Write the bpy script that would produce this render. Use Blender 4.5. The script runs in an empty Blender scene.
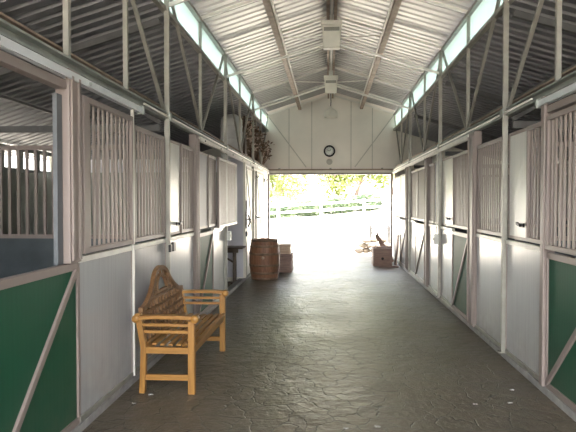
import bpy, bmesh, math, random
from mathutils import Vector, Matrix, noise
random.seed(7)
SC = bpy.context.scene
COL = SC.collection
PI = math.pi
R = math.radians

# ------------------------------------------------------------------ helpers
def tag(o, label=None, cat=None, group=None, kind=None):
    if label: o['label'] = label
    if cat: o['category'] = cat
    if group: o['group'] = group
    if kind: o['kind'] = kind
    return o

class MB:
    def __init__(s):
        s.v = []; s.f = []; s.sm = []
    def add(s, vs, fs, smooth=False):
        b = len(s.v)
        s.v += [tuple(v) for v in vs]
        s.f += [tuple(i + b for i in f) for f in fs]
        s.sm += [smooth] * len(fs)
        return s
    def box(s, x0, x1, y0, y1, z0, z1):
        x0, x1 = sorted((x0, x1)); y0, y1 = sorted((y0, y1)); z0, z1 = sorted((z0, z1))
        v = [(x0,y0,z0),(x1,y0,z0),(x1,y1,z0),(x0,y1,z0),(x0,y0,z1),(x1,y0,z1),(x1,y1,z1),(x0,y1,z1)]
        return s.add(v, [(0,3,2,1),(4,5,6,7),(0,1,5,4),(1,2,6,5),(2,3,7,6),(3,0,4,7)])
    def bar(s, a, b, w, h, up=(0,0,1)):
        a = Vector(a); b = Vector(b); d = (b - a).normalized(); up = Vector(up)
        if abs(d.dot(up)) > .98: up = Vector((0,1,0))
        sx = d.cross(up).normalized() * w/2; sz = sx.cross(d).normalized() * h/2
        v = [a-sx-sz, a+sx-sz, a+sx+sz, a-sx+sz, b-sx-sz, b+sx-sz, b+sx+sz, b-sx+sz]
        return s.add(v, [(0,1,2,3),(7,6,5,4),(1,0,4,5),(2,1,5,6),(3,2,6,7),(0,3,7,4)])
    def angle(s, a, b, w, t, d1, d2):
        # L section swept a->b, legs along d1 and d2
        a = Vector(a); b = Vector(b); d1 = Vector(d1); d2 = Vector(d2)
        pr = [d1*0, d1*w, d1*w + d2*t, d1*t + d2*t, d1*t + d2*w, d2*w]
        v = [a+p for p in pr] + [b+p for p in pr]
        n = 6
        return s.add(v, [tuple(range(n)), tuple(range(2*n-1, n-1, -1))] + [(i, (i+1)%n, (i+1)%n+n, i+n) for i in range(n)])
    def tube(s, pts, r, n=8, caps=True):
        pts = [Vector(p) for p in pts]
        if not isinstance(r, (list, tuple)): r = [r]*len(pts)
        rings = []; ref = None
        for i, p in enumerate(pts):
            t = (pts[min(i+1, len(pts)-1)] - pts[max(i-1, 0)]).normalized()
            if ref is None:
                ref = Vector((0,0,1)) if abs(t.z) < .9 else Vector((1,0,0))
            a = (ref - t*ref.dot(t)).normalized(); ref = a; c = t.cross(a)
            rings.append([p + (a*math.cos(2*PI*k/n) + c*math.sin(2*PI*k/n))*r[i] for k in range(n)])
        v = [q for rg in rings for q in rg]; f = []
        for i in range(len(pts)-1):
            for k in range(n):
                f.append((i*n+k, i*n+(k+1)%n, (i+1)*n+(k+1)%n, (i+1)*n+k))
        s.add(v, f, True)
        if caps:
            s.add(rings[0], [tuple(range(n-1, -1, -1))]); s.add(rings[-1], [tuple(range(n))])
        return s
    def ribbon(s, pts, w, h, side):
        # rectangular section swept along pts; side = constant width direction
        pts = [Vector(p) for p in pts]; side = Vector(side); v = []
        for i, p in enumerate(pts):
            t = (pts[min(i+1, len(pts)-1)] - pts[max(i-1, 0)]).normalized()
            nn = t.cross(side).normalized()
            v += [p - side*w/2 - nn*h/2, p + side*w/2 - nn*h/2, p + side*w/2 + nn*h/2, p - side*w/2 + nn*h/2]
        f = []
        for i in range(len(pts)-1):
            for k in range(4):
                f.append((i*4+k, i*4+(k+1)%4, (i+1)*4+(k+1)%4, (i+1)*4+k))
        e = (len(pts)-1)*4
        f += [(3,2,1,0), (e,e+1,e+2,e+3)]
        return s.add(v, f)
    def lathe(s, prof, cx, cy, n=32, axis='z', cz=0, flute=0):
        v = []; f = []
        for (r, h) in prof:
            for k in range(n):
                a = 2*PI*k/n
                rr = r * (1 - flute*(1 if k % 4 == 0 else 0))
                if axis == 'z': v.append((cx + rr*math.cos(a), cy + rr*math.sin(a), cz + h))
                elif axis == 'y': v.append((cx + rr*math.cos(a), cy + h, cz + rr*math.sin(a)))
                else: v.append((cx + h, cy + rr*math.cos(a), cz + rr*math.sin(a)))
        for i in range(len(prof)-1):
            for k in range(n):
                f.append((i*n+k, i*n+(k+1)%n, (i+1)*n+(k+1)%n, (i+1)*n+k))
        s.add(v, f, True)
        return s
    def build(s, name, m, parent=None, bevel=0, origin=None):
        if parent is not None:
            o0 = parent_world(parent)
        else:
            if origin is None and s.v:
                xs = [p[0] for p in s.v]; ys = [p[1] for p in s.v]; zs = [p[2] for p in s.v]
                origin = ((min(xs)+max(xs))/2, (min(ys)+max(ys))/2, min(zs))
            o0 = Vector(origin or (0,0,0))
        me = bpy.data.meshes.new(name)
        me.from_pydata([tuple(Vector(p) - o0) for p in s.v], [], s.f)
        me.polygons.foreach_set('use_smooth', s.sm)
        bm = bmesh.new(); bm.from_mesh(me)
        bmesh.ops.recalc_face_normals(bm, faces=bm.faces)
        bm.to_mesh(me); bm.free()
        me.materials.append(m)
        o = bpy.data.objects.new(name, me); COL.objects.link(o)
        if parent is not None: o.parent = parent
        else: o.location = o0
        if bevel:
            md = o.modifiers.new('bevel', 'BEVEL'); md.width = bevel; md.segments = 2; md.limit_method = 'ANGLE'
        return o

def parent_world(o):
    p = Vector((0,0,0))
    while o is not None:
        p += o.location; o = o.parent
    return p

def thing(name, loc, label, cat, group=None):
    o = bpy.data.objects.new(name, None); COL.objects.link(o)
    o.location = loc; o.empty_display_size = .2
    return tag(o, label, cat, group)

def box(name, m, x0, x1, y0, y1, z0, z1, parent=None, bevel=0):
    return MB().box(x0, x1, y0, y1, z0, z1).build(name, m, parent, bevel)

# ------------------------------------------------------------------ materials
def mat(name, col, rough=.6, metal=0, var=.12, scale=6, bump=0, bscale=40, spec=.5, stretch=(1,1,1), dark=None, coat=0):
    m = bpy.data.materials.new(name); m.use_nodes = True
    nt = m.node_tree; N = nt.nodes; L = nt.links; b = N['Principled BSDF']
    tc = N.new('ShaderNodeTexCoord'); mp = N.new('ShaderNodeMapping')
    geo = N.new('ShaderNodeNewGeometry')
    L.new(geo.outputs['Position'], mp.inputs['Vector'])
    mp.inputs['Scale'].default_value = stretch
    nz = N.new('ShaderNodeTexNoise'); nz.inputs['Scale'].default_value = scale; nz.inputs['Detail'].default_value = 5
    L.new(mp.outputs[0], nz.inputs['Vector'])
    cr = N.new('ShaderNodeValToRGB'); L.new(nz.outputs['Fac'], cr.inputs[0])
    c = Vector(col[:3]); lo = Vector(dark) if dark else c*(1-var*1.6); hi = c*(1+var)
    cr.color_ramp.elements[0].position = .3; cr.color_ramp.elements[1].position = .7
    cr.color_ramp.elements[0].color = (*lo, 1); cr.color_ramp.elements[1].color = (*[min(x, .95) for x in hi], 1)
    L.new(cr.outputs[0], b.inputs['Base Color'])
    b.inputs['Roughness'].default_value = rough; b.inputs['Metallic'].default_value = metal
    b.inputs['Specular IOR Level'].default_value = spec
    if coat: b.inputs['Coat Weight'].default_value = coat; b.inputs['Coat Roughness'].default_value = .25
    if bump:
        n2 = N.new('ShaderNodeTexNoise'); n2.inputs['Scale'].default_value = bscale; n2.inputs['Detail'].default_value = 4
        L.new(mp.outputs[0], n2.inputs['Vector'])
        bp = N.new('ShaderNodeBump'); bp.inputs['Strength'].default_value = bump; bp.inputs['Distance'].default_value = .01
        L.new(n2.outputs['Fac'], bp.inputs['Height']); L.new(bp.outputs[0], b.inputs['Normal'])
    return m

def panel_mat(name, col, rough, stripes=.03, dirt=.5):
    """glass-fibre wall panel: fine vertical ribbing, dirt splash near the floor"""
    m = bpy.data.materials.new(name); m.use_nodes = True
    nt = m.node_tree; N = nt.nodes; L = nt.links; b = N['Principled BSDF']
    geo = N.new('ShaderNodeNewGeometry')
    sep = N.new('ShaderNodeSeparateXYZ'); L.new(geo.outputs['Position'], sep.inputs[0])
    mp = N.new('ShaderNodeMapping'); mp.inputs['Scale'].default_value = (1, 14, .5)
    L.new(geo.outputs['Position'], mp.inputs['Vector'])
    nz = N.new('ShaderNodeTexNoise'); nz.inputs['Scale'].default_value = 2.2; nz.inputs['Detail'].default_value = 6
    L.new(mp.outputs[0], nz.inputs['Vector'])
    cr = N.new('ShaderNodeValToRGB'); L.new(nz.outputs['Fac'], cr.inputs[0])
    c = Vector(col)
    cr.color_ramp.elements[0].position = .3; cr.color_ramp.elements[1].position = .7
    cr.color_ramp.elements[0].color = (*(c*.93), 1); cr.color_ramp.elements[1].color = (*(c*1.03), 1)
    # splashed dirt that gets denser towards the sill
    n2 = N.new('ShaderNodeTexNoise'); n2.inputs['Scale'].default_value = 9; n2.inputs['Detail'].default_value = 8
    L.new(geo.outputs['Position'], n2.inputs['Vector'])
    mr = N.new('ShaderNodeMapRange'); L.new(sep.outputs['Z'], mr.inputs['Value'])
    mr.inputs['From Min'].default_value = .05; mr.inputs['From Max'].default_value = .7
    mr.inputs['To Min'].default_value = dirt; mr.inputs['To Max'].default_value = 0
    mu = N.new('ShaderNodeMath'); mu.operation = 'MULTIPLY'
    L.new(mr.outputs[0], mu.inputs[0]); L.new(n2.outputs['Fac'], mu.inputs[1])
    mx = N.new('ShaderNodeMix'); mx.data_type = 'RGBA'
    L.new(mu.outputs[0], mx.inputs['Factor']); L.new(cr.outputs[0], mx.inputs['A'])
    mx.inputs['B'].default_value = (.16, .13, .10, 1)
    L.new(mx.outputs['Result'], b.inputs['Base Color'])
    b.inputs['Roughness'].default_value = rough
    wv = N.new('ShaderNodeMath'); wv.operation = 'MULTIPLY'; wv.inputs[1].default_value = 2*PI/.05
    L.new(sep.outputs['Y'], wv.inputs[0])
    sn = N.new('ShaderNodeMath'); sn.operation = 'SINE'; L.new(wv.outputs[0], sn.inputs[0])
    bp = N.new('ShaderNodeBump'); bp.inputs['Strength'].default_value = .15; bp.inputs['Distance'].default_value = stripes*.03
    L.new(sn.outputs[0], bp.inputs['Height']); L.new(bp.outputs[0], b.inputs['Normal'])
    return m

def floor_mat():
    m = bpy.data.materials.new('stamped_concrete'); m.use_nodes = True
    nt = m.node_tree; N = nt.nodes; L = nt.links; b = N['Principled BSDF']
    geo = N.new('ShaderNodeNewGeometry')
    wn = N.new('ShaderNodeTexNoise'); wn.inputs['Scale'].default_value = 2.5; wn.inputs['Detail'].default_value = 3
    L.new(geo.outputs['Position'], wn.inputs['Vector'])
    ad = N.new('ShaderNodeVectorMath'); ad.operation = 'MULTIPLY_ADD'
    L.new(wn.outputs['Color'], ad.inputs[0]); ad.inputs[1].default_value = (.42, .42, 0); L.new(geo.outputs['Position'], ad.inputs[2])
    vo = N.new('ShaderNodeTexVoronoi'); vo.feature = 'DISTANCE_TO_EDGE'; vo.inputs['Scale'].default_value = 4.4
    vo.voronoi_dimensions = '2D'
    L.new(ad.outputs[0], vo.inputs['Vector'])
    vc = N.new('ShaderNodeTexVoronoi'); vc.inputs['Scale'].default_value = 4.4; vc.voronoi_dimensions = '2D'
    L.new(ad.outputs[0], vc.inputs['Vector'])
    jr = N.new('ShaderNodeMapRange'); L.new(vo.outputs['Distance'], jr.inputs['Value'])
    jr.inputs['From Min'].default_value = .0; jr.inputs['From Max'].default_value = .035
    nz = N.new('ShaderNodeTexNoise'); nz.inputs['Scale'].default_value = 1.1; nz.inputs['Detail'].default_value = 9; nz.inputs['Roughness'].default_value = .65
    L.new(geo.outputs['Position'], nz.inputs['Vector'])
    cr = N.new('ShaderNodeValToRGB'); L.new(nz.outputs['Fac'], cr.inputs[0])
    cr.color_ramp.elements[0].position = .32; cr.color_ramp.elements[1].position = .68
    cr.color_ramp.elements[0].color = (.094, .077, .057, 1); cr.color_ramp.elements[1].color = (.166, .138, .103, 1)
    hs = N.new('ShaderNodeMix'); hs.data_type = 'RGBA'; hs.blend_type = 'MULTIPLY'
    L.new(cr.outputs[0], hs.inputs['A'])
    cv = N.new('ShaderNodeMapRange'); L.new(vc.outputs['Color'], cv.inputs['Value'])
    cv.inputs['To Min'].default_value = .82; cv.inputs['To Max'].default_value = 1.1
    L.new(cv.outputs[0], hs.inputs['B']); hs.inputs['Factor'].default_value = 1
    mx = N.new('ShaderNodeMix'); mx.data_type = 'RGBA'
    L.new(jr.outputs[0], mx.inputs['Factor']); mx.inputs['A'].default_value = (.03, .025, .02, 1)
    L.new(hs.outputs['Result'], mx.inputs['B'])
    # pale straw dust specks
    sp = N.new('ShaderNodeTexNoise'); sp.inputs['Scale'].default_value = 38; sp.inputs['Detail'].default_value = 2
    L.new(geo.outputs['Position'], sp.inputs['Vector'])
    sr = N.new('ShaderNodeMapRange'); L.new(sp.outputs['Fac'], sr.inputs['Value'])
    sr.inputs['From Min'].default_value = .72; sr.inputs['From Max'].default_value = .78; sr.inputs['To Max'].default_value = .5
    m2 = N.new('ShaderNodeMix'); m2.data_type = 'RGBA'; L.new(sr.outputs[0], m2.inputs['Factor'])
    L.new(mx.outputs['Result'], m2.inputs['A']); m2.inputs['B'].default_value = (.35, .31, .24, 1)
    L.new(m2.outputs['Result'], b.inputs['Base Color'])
    rr = N.new('ShaderNodeMapRange'); L.new(nz.outputs['Fac'], rr.inputs['Value'])
    rr.inputs['From Min'].default_value = .3; rr.inputs['From Max'].default_value = .7
    rr.inputs['To Min'].default_value = FLOOR_R[0]; rr.inputs['To Max'].default_value = FLOOR_R[1]
    L.new(rr.outputs[0], b.inputs['Roughness'])
    b.inputs['Specular IOR Level'].default_value = .5
    # height: slate texture + joints
    h1 = N.new('ShaderNodeTexNoise'); h1.inputs['Scale'].default_value = 7; h1.inputs['Detail'].default_value = 7; h1.inputs['Roughness'].default_value = .6
    L.new(geo.outputs['Position'], h1.inputs['Vector'])
    hm = N.new('ShaderNodeMath'); hm.operation = 'MULTIPLY_ADD'
    L.new(h1.outputs['Fac'], hm.inputs[0]); hm.inputs[1].default_value = 2.4
    jm = N.new('ShaderNodeMath'); jm.operation = 'MULTIPLY'; jm.inputs[1].default_value = .45
    L.new(jr.outputs[0], jm.inputs[0]); L.new(jm.outputs[0], hm.inputs[2])
    bp = N.new('ShaderNodeBump'); bp.inputs['Strength'].default_value = .6; bp.inputs['Distance'].default_value = .02
    L.new(hm.outputs[0], bp.inputs['Height']); L.new(bp.outputs[0], b.inputs['Normal'])
    return m
FLOOR_R = (.29, .46)

def translucent(name, col, tr=.35):
    m = bpy.data.materials.new(name); m.use_nodes = True
    nt = m.node_tree; N = nt.nodes; L = nt.links; N.remove(N['Principled BSDF']); out = N['Material Output']
    t = N.new('ShaderNodeBsdfTranslucent'); d = N.new('ShaderNodeBsdfDiffuse'); p = N.new('ShaderNodeBsdfTransparent')
    geo = N.new('ShaderNodeNewGeometry'); nz = N.new('ShaderNodeTexNoise'); nz.inputs['Scale'].default_value = 3
    L.new(geo.outputs['Position'], nz.inputs['Vector'])
    cr = N.new('ShaderNodeValToRGB'); L.new(nz.outputs['Fac'], cr.inputs[0])
    cr.color_ramp.elements[0].color = (*[c*.88 for c in col], 1); cr.color_ramp.elements[1].color = (*col, 1)
    for n in (t, d, p): L.new(cr.outputs[0], n.inputs['Color'])
    a = N.new('ShaderNodeMixShader'); a.inputs[0].default_value = .25; L.new(t.outputs[0], a.inputs[1]); L.new(d.outputs[0], a.inputs[2])
    b = N.new('ShaderNodeMixShader'); b.inputs[0].default_value = tr; L.new(a.outputs[0], b.inputs[1]); L.new(p.outputs[0], b.inputs[2])
    L.new(b.outputs[0], out.inputs['Surface'])
    return m

def leaf_mat(name, c1, c2, tl=.4):
    m = bpy.data.materials.new(name); m.use_nodes = True
    nt = m.node_tree; N = nt.nodes; L = nt.links; N.remove(N['Principled BSDF']); out = N['Material Output']
    t = N.new('ShaderNodeBsdfTranslucent'); d = N.new('ShaderNodeBsdfDiffuse')
    geo = N.new('ShaderNodeNewGeometry'); nz = N.new('ShaderNodeTexNoise'); nz.inputs['Scale'].default_value = 1.5; nz.inputs['Detail'].default_value = 6
    L.new(geo.outputs['Position'], nz.inputs['Vector'])
    cr = N.new('ShaderNodeValToRGB'); L.new(nz.outputs['Fac'], cr.inputs[0])
    cr.color_ramp.elements[0].position = .35; cr.color_ramp.elements[1].position = .65
    cr.color_ramp.elements[0].color = (*c1, 1); cr.color_ramp.elements[1].color = (*c2, 1)
    for n in (t, d): L.new(cr.outputs[0], n.inputs['Color'])
    a = N.new('ShaderNodeMixShader'); a.inputs[0].default_value = 1-tl; L.new(t.outputs[0], a.inputs[1]); L.new(d.outputs[0], a.inputs[2])
    L.new(a.outputs[0], out.inputs['Surface'])
    return m

def wood_mat(name, c1, c2, axis, rough=.5, scale=5):
    m = bpy.data.materials.new(name); m.use_nodes = True
    nt = m.node_tree; N = nt.nodes; L = nt.links; b = N['Principled BSDF']
    geo = N.new('ShaderNodeTexCoord'); mp = N.new('ShaderNodeMapping')
    s = [9, 9, 9]; s[axis] = .8; mp.inputs['Scale'].default_value = s
    L.new(geo.outputs['Object'], mp.inputs['Vector'])
    nz = N.new('ShaderNodeTexNoise'); nz.inputs['Scale'].default_value = scale; nz.inputs['Detail'].default_value = 6; nz.inputs['Distortion'].default_value = .6
    L.new(mp.outputs[0], nz.inputs['Vector'])
    cr = N.new('ShaderNodeValToRGB'); L.new(nz.outputs['Fac'], cr.inputs[0])
    cr.color_ramp.elements[0].position = .3; cr.color_ramp.elements[1].position = .7
    cr.color_ramp.elements[0].color = (*c1, 1); cr.color_ramp.elements[1].color = (*c2, 1)
    L.new(cr.outputs[0], b.inputs['Base Color']); b.inputs['Roughness'].default_value = rough
    bp = N.new('ShaderNodeBump'); bp.inputs['Strength'].default_value = .25; bp.inputs['Distance'].default_value = .003
    L.new(nz.outputs['Fac'], bp.inputs['Height']); L.new(bp.outputs[0], b.inputs['Normal'])
    return m

M = {}
M['floor'] = floor_mat()
M['dirt'] = mat('stall_dirt', (.16,.12,.09), .95, bump=.6, bscale=25)
M['ground'] = mat('sandy_yard', (.72,.66,.56), .95, var=.08, scale=2, bump=.3)
M['grass'] = mat('dry_pasture', (.62,.62,.36), .95, var=.15, scale=1.2, bump=.3)
M['roof'] = mat('zinc_roof_sheet', (.35,.345,.325), .40, .45, var=.03, scale=2, stretch=(.4,3,1))
M['side_roof'] = mat('shade_darkened_roof_sheet', (.19,.19,.20), .5, .3, var=.03, scale=2, stretch=(.4,3,1))  # roof sheet painted darker, carrying the shade over the stalls in its colour
M['steel'] = mat('galvanised_steel', (.33,.32,.28), .45, .35, var=.10, scale=8)
M['dull_steel'] = mat('dull_galvanised_beam', (.34,.36,.33), .5, .35, var=.14, scale=5)
M['white_steel'] = mat('white_painted_steel', (.78,.76,.70), .4, 0, var=.05, scale=6)
M['track'] = mat('pale_track_cover', (.66,.68,.70), .35, .1, var=.05, scale=6)
M['purlin'] = mat('rusty_purlin', (.33,.25,.19), .6, .1, var=.2, scale=7)
M['mauve'] = mat('mauve_painted_steel', (.25,.203,.185), .42, 0, var=.02, scale=9, spec=.5)
M['bar'] = mat('mauve_bar_paint', (.27,.222,.20), .42, 0, var=.01, scale=9)
M['side_steel'] = mat('shaded_bay_steel', (.10,.10,.10), .6, var=.15)  # steel darkened in its colour for the shade under the side roofs
M['jamb'] = mat('blue_grey_jamb', (.11,.12,.13), .5, 0, var=.08)
M['panel'] = panel_mat('white_fibreglass_panel', (.47,.475,.48), .22)
M['pale_shutter'] = panel_mat('pale_shutter_panel', (.70,.70,.66), .3, dirt=0)
M['greydoor'] = panel_mat('lavender_grey_panel', (.22,.21,.235), .5, dirt=.2)
M['green'] = panel_mat('green_door_board', (.004,.075,.037), .55, dirt=.35)
M['partition'] = mat('pale_partition_board', (.62,.61,.66), .6, var=.04)
M['kick'] = mat('blue_kickboard', (.06,.075,.085), .55, var=.15, scale=5)
M['outer'] = mat('outer_wall_sheet', (.30,.31,.27), .6, var=.12, stretch=(1,3,.5))
M['gable'] = mat('cream_gable_panel', (.84,.79,.71), .5, var=.04, scale=1.5)
M['seam'] = mat('greyed_cream_paint', (.55,.52,.46), .5, var=.04)
M['cream'] = mat('cream_paint', (.80,.77,.68), .5, var=.04)
M['black'] = mat('black_iron', (.02,.02,.022), .4, .3, var=.2)
M['dark_wood'] = wood_mat('dark_table_wood', (.05,.035,.025), (.11,.075,.05), 1)
M['sill'] = mat('concrete_sill', (.34,.33,.32), .6, var=.15, scale=12, bump=.4)
M['barrel'] = wood_mat('barrel_oak', (.17,.078,.042), (.30,.145,.08), 2, .5)
M['hoop'] = mat('rusty_hoop', (.22,.14,.09), .6, .1, var=.25, scale=12)
M['teak'] = wood_mat('teak', (.25,.115,.022), (.40,.20,.048), 1, .42)
M['teak_v'] = wood_mat('teak_upright', (.25,.115,.022), (.40,.20,.048), 2, .42)
M['teak_x'] = wood_mat('teak_cross', (.25,.115,.022), (.40,.20,.048), 0, .42)
M['teak_shade'] = wood_mat('shade_darkened_teak', (.13,.065,.025), (.24,.125,.052), 2, .6)  # bench back: shade put into the colour as a darker teak
M['crate'] = wood_mat('crate_wood', (.20,.13,.11), (.34,.23,.19), 0, .7)
M['crate_light'] = wood_mat('pale_crate_wood', (.50,.36,.26), (.68,.52,.40), 0, .7)
M['white'] = mat('white_plastic', (.82,.82,.78), .45, var=.03)
M['tank'] = mat('dull_white_tank', (.50,.50,.49), .5, var=.05)
M['lampglass'] = translucent('lamp_diffuser', (.92,.88,.78), 0)
M['aqua'] = translucent('aqua_fibreglass', (.56,.64,.615), .05)
M['leaf_y'] = leaf_mat('sunlit_leaves', (.18,.22,.06), (.34,.38,.16), .5)
M['leaf_g'] = leaf_mat('grey_green_leaves', (.06,.085,.055), (.13,.17,.10), .3)
M['trunk'] = mat('tree_bark', (.30,.22,.18), .9, var=.2, bump=.6)
M['dried'] = mat('dried_stems', (.19,.13,.09), .9, var=.3, scale=14)
M['dried_pale'] = mat('dried_flower_heads', (.55,.43,.36), .9, var=.2, scale=14)
M['stone'] = mat('pale_stone', (.20,.165,.13), .85, var=.15, scale=5, bump=.6)
M['fence'] = mat('white_fence_paint', (.80,.80,.78), .6, var=.04)
M['fence_dark'] = mat('grey_rail', (.03,.028,.027), .7, var=.1)

# ------------------------------------------------------------------ dimensions
XL, XR = -1.812, 1.892
XC = (XL + XR) / 2
Y0, Y1 = -2.79, 17.28
BAY = [2.70, 6.36, 10.0, 13.65]
EAVE, GL, PITCH = 4.27, 3.82, .315
RIDGE = EAVE + PITCH * (XR - XL) / 2
SW = 3.66
def zroof(x): return RIDGE - PITCH * abs(x - XC)
def zside(x):
    d = (XL - x) if x < XC else (x - XR)
    return GL - .30 * d
SIDES = (('left', XL, 1), ('right', XR, -1))

# ------------------------------------------------------------------ structure
tag(MB().box(XL-.1, XR+.1, Y0-1.5, Y1+1.2, -.12, 0).build('floor', M['floor']), kind='structure')
tag(MB().box(XL-.1, XL-SW-.2, Y0, Y1, -.12, -.01).build('floor', M['dirt']), kind='structure')
tag(MB().box(XR+.1, XR+SW+.2, Y0, Y1, -.12, -.01).build('floor', M['dirt']), kind='structure')

def corrug(name, m, xa, za, xb, zb, y0, y1, pitch=.205, depth=.032, minor=True):
    """trapezoid-ribbed sheet; ribs run from (xa,za) to (xb,zb)"""
    ys = []
    y = y0
    while y < y1 - 1e-6:
        for dy, h in ((0,0),(.46,0),(.54,1),(.80,1),(.88,0)):
            yy = y + dy*pitch
            if yy <= y1: ys.append((yy, h*depth))
        y += pitch
    ys.append((y1, 0))
    v = []
    n = len(ys)
    for (yy, h) in ys: v.append((xa, yy, za+h))
    for (yy, h) in ys: v.append((xb, yy, zb+h))
    t = .004
    v += [(a, b, c+t) for a, b, c in v]
    f = []
    for i in range(n-1):
        f.append((i, i+1, n+i+1, n+i)); f.append((2*n+i, 3*n+i, 3*n+i+1, 2*n+i+1))
    for i in range(n-1):
        f.append((i, 2*n+i, 2*n+i+1, i+1)); f.append((n+i, n+i+1, 3*n+i+1, 3*n+i))
    mb = MB(); mb.add(v, f)
    return tag(mb.build(name, m), kind='structure')

OV = .30
for nm, xw, s in SIDES:
    xe = xw - s*OV
    corrug('ceiling', M['roof'], XC, RIDGE+.10, xe, zroof(xe)+.10, Y0-.3, Y1+.5, .205, .05)
    xo = xw - s*(SW+.5)
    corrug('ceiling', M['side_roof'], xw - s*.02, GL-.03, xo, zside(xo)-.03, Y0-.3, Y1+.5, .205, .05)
    # outer wall with an open strip below the eave
    xo = xw - s*SW
    w = MB().box(xo, xo - s*.05, Y0, Y1, 0, 2.28)
    y = Y0
    if s < 0: w.box(xo, xo - s*.05, Y0, Y1, 2.20, 2.60)
    while y < Y1 and s > 0:
        w.box(xo, xo - s*.05, y, y+.14, 2.28, 2.60); y += .61
    w.box(xo, xo - s*.05, Y0, Y1, 2.58, 2.66)
    tag(w.build('wall_' + nm, M['outer']), kind='structure')
    # sill kerb
    tag(box('trim_1' if s > 0 else 'trim_2', M['sill'], xw - s*.10, xw + s*.022, Y0, Y1 - .06, 0, .07, bevel=.008), kind='structure')

# clerestory glazing: one window per side, a pane per half bay, with frames
for k, (nm, xw, s) in enumerate(SIDES):
    fr = MB()
    ys = [Y0 + i*1.83 for i in range(11)] + [Y1]
    fr.box(xw - s*.05, xw - s*.015, Y0, Y1, GL-.02, GL+.03)
    fr.box(xw - s*.05, xw - s*.015, Y0, Y1, EAVE-.03, EAVE+.0)
    W = tag(fr.build('window_%d' % (k+1), M['steel']), kind='structure')
    for a, b in zip(ys[:-1], ys[1:]):
        if b - a < .3: continue
        MB().box(xw - s*.045, xw - s*.04, a+.01, b-.01, GL+.03, EAVE-.03).build('pane', M['aqua'], W)

# far gable wall over the door opening
DOORH = 2.50
g = MB()
TH = .08
ya, yb = Y1, Y1+TH
poly = [(XL-.02, DOORH+.12), (XR+.02, DOORH+.12), (XR+.02, EAVE+.095), (XC, RIDGE+.10), (XL-.02, EAVE+.095)]
v = [(x, ya, z) for x, z in poly] + [(x, yb, z) for x, z in poly]
g.add(v, [(0,1,2,3,4), (9,8,7,6,5)] + [(i, (i+1)%5, (i+1)%5+5, i+5) for i in range(5)])
gw = tag(g.build('wall_back', M['gable']), kind='structure')
for nm, xw, s in SIDES:   # end wall of the side bays
    xo = xw - s*SW
    q = [(xw-s*.02, 0), (xo, 0), (xo, zside(xo)+.012), (xw-s*.02, GL+.012)]
    v = [(x, ya, z) for x, z in q] + [(x, yb, z) for x, z in q]
    tag(MB().add(v, [(0,1,2,3), (7,6,5,4)] + [(i, (i+1)%4, (i+1)%4+4, i+4) for i in range(4)]).build('wall_back', M['gable']), kind='structure')
# seams of the gable panels and the opening's trim
for i, x in enumerate((XC-1.22, XC-.55, XC+.60, XC+1.22)):
    tag(box('trim_%d' % (3+i), M['seam'], x-.012, x+.012, Y1-.012, Y1, DOORH+.13, zroof(x)-.02), kind='structure')
tag(box('trim_7', M['mauve'], XL+.0, XR-.0, Y1-.05, Y1+TH, DOORH+.0, DOORH+.05), kind='structure')
tag(box('trim_8', M['cream'], XL+.0, XR-.0, Y1-.03, Y1+TH, DOORH+.05, DOORH+.12), kind='structure')
# jambs
tag(box('trim_9', M['mauve'], XL-.01, XL+.045, Y1-.02, Y1+TH, 0, DOORH), kind='structure')
tag(box('trim_10', M['mauve'], XR-.09, XR-.03, Y1-.02, Y1+TH, 0, DOORH), kind='structure')

tr = thing('door_track', (XC, Y1-.06, DOORH+.12), 'dark sliding door track running above the far doorway', 'track')
MB().box(XL+.02, XR-.02, Y1-.09, Y1-.05, DOORH+.125, DOORH+.165).build('rail', M['purlin'], tr)
for x in (XL+.35, XC, XR-.35):
    MB().box(x-.03, x+.03, Y1-.10, Y1-.0, DOORH+.165, DOORH+.19).build('bracket', M['dull_steel'], tr)

for i, (s, nm) in enumerate(((1, 'left'), (-1, 'right'))):
    x0 = XL+.02 if s > 0 else XR-.02
    b = MB().bar((x0, Y1-.03, EAVE-.05), (x0 + s*1.12, Y1-.03, DOORH+.22), .03, .045, (0,1,0))
    tag(b.build('wind_brace', M['seam']), 'thin pale diagonal brace on the %s half of the cream gable wall' % nm, 'brace')

# ------------------------------------------------------------------ roof steel
rb = thing('ridge_beam', (XC, Y0, RIDGE-.18), 'dark ridge beam with a pale conduit, running along the roof peak', 'beam')
MB().box(XC-.085, XC-.035, Y0, Y1, RIDGE-.12, RIDGE+.02).box(XC+.035, XC+.085, Y0, Y1, RIDGE-.12, RIDGE+.02).build('channel', M['purlin'], rb)
MB().tube([(XC, Y0, RIDGE-.12), (XC, Y1, RIDGE-.12)], .022).build('conduit', M['white_steel'], rb)

for nm, s in (('left', -1), ('right', 1)):
    x = XC + s*.90
    z = zroof(x) - .01
    p = thing('roof_purlin', (x, Y0, z-.16), 'brown steel purlin running under the %s roof slope' % nm, 'beam')
    MB().box(x-.045, x+.045, Y0, Y1, z-.15, z-.135).box(x-.045*s, x-.03*s, Y0, Y1, z-.135, z+.03).box(x+.02*s, x+.045*s, Y0, Y1, z-.135, z+.0).build('channel', M['purlin'], p)
    MB().box(x-s*.075, x-s*.047, Y0, Y1, z-.10, z-.08).build('flange', M['white_steel'], p)

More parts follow.
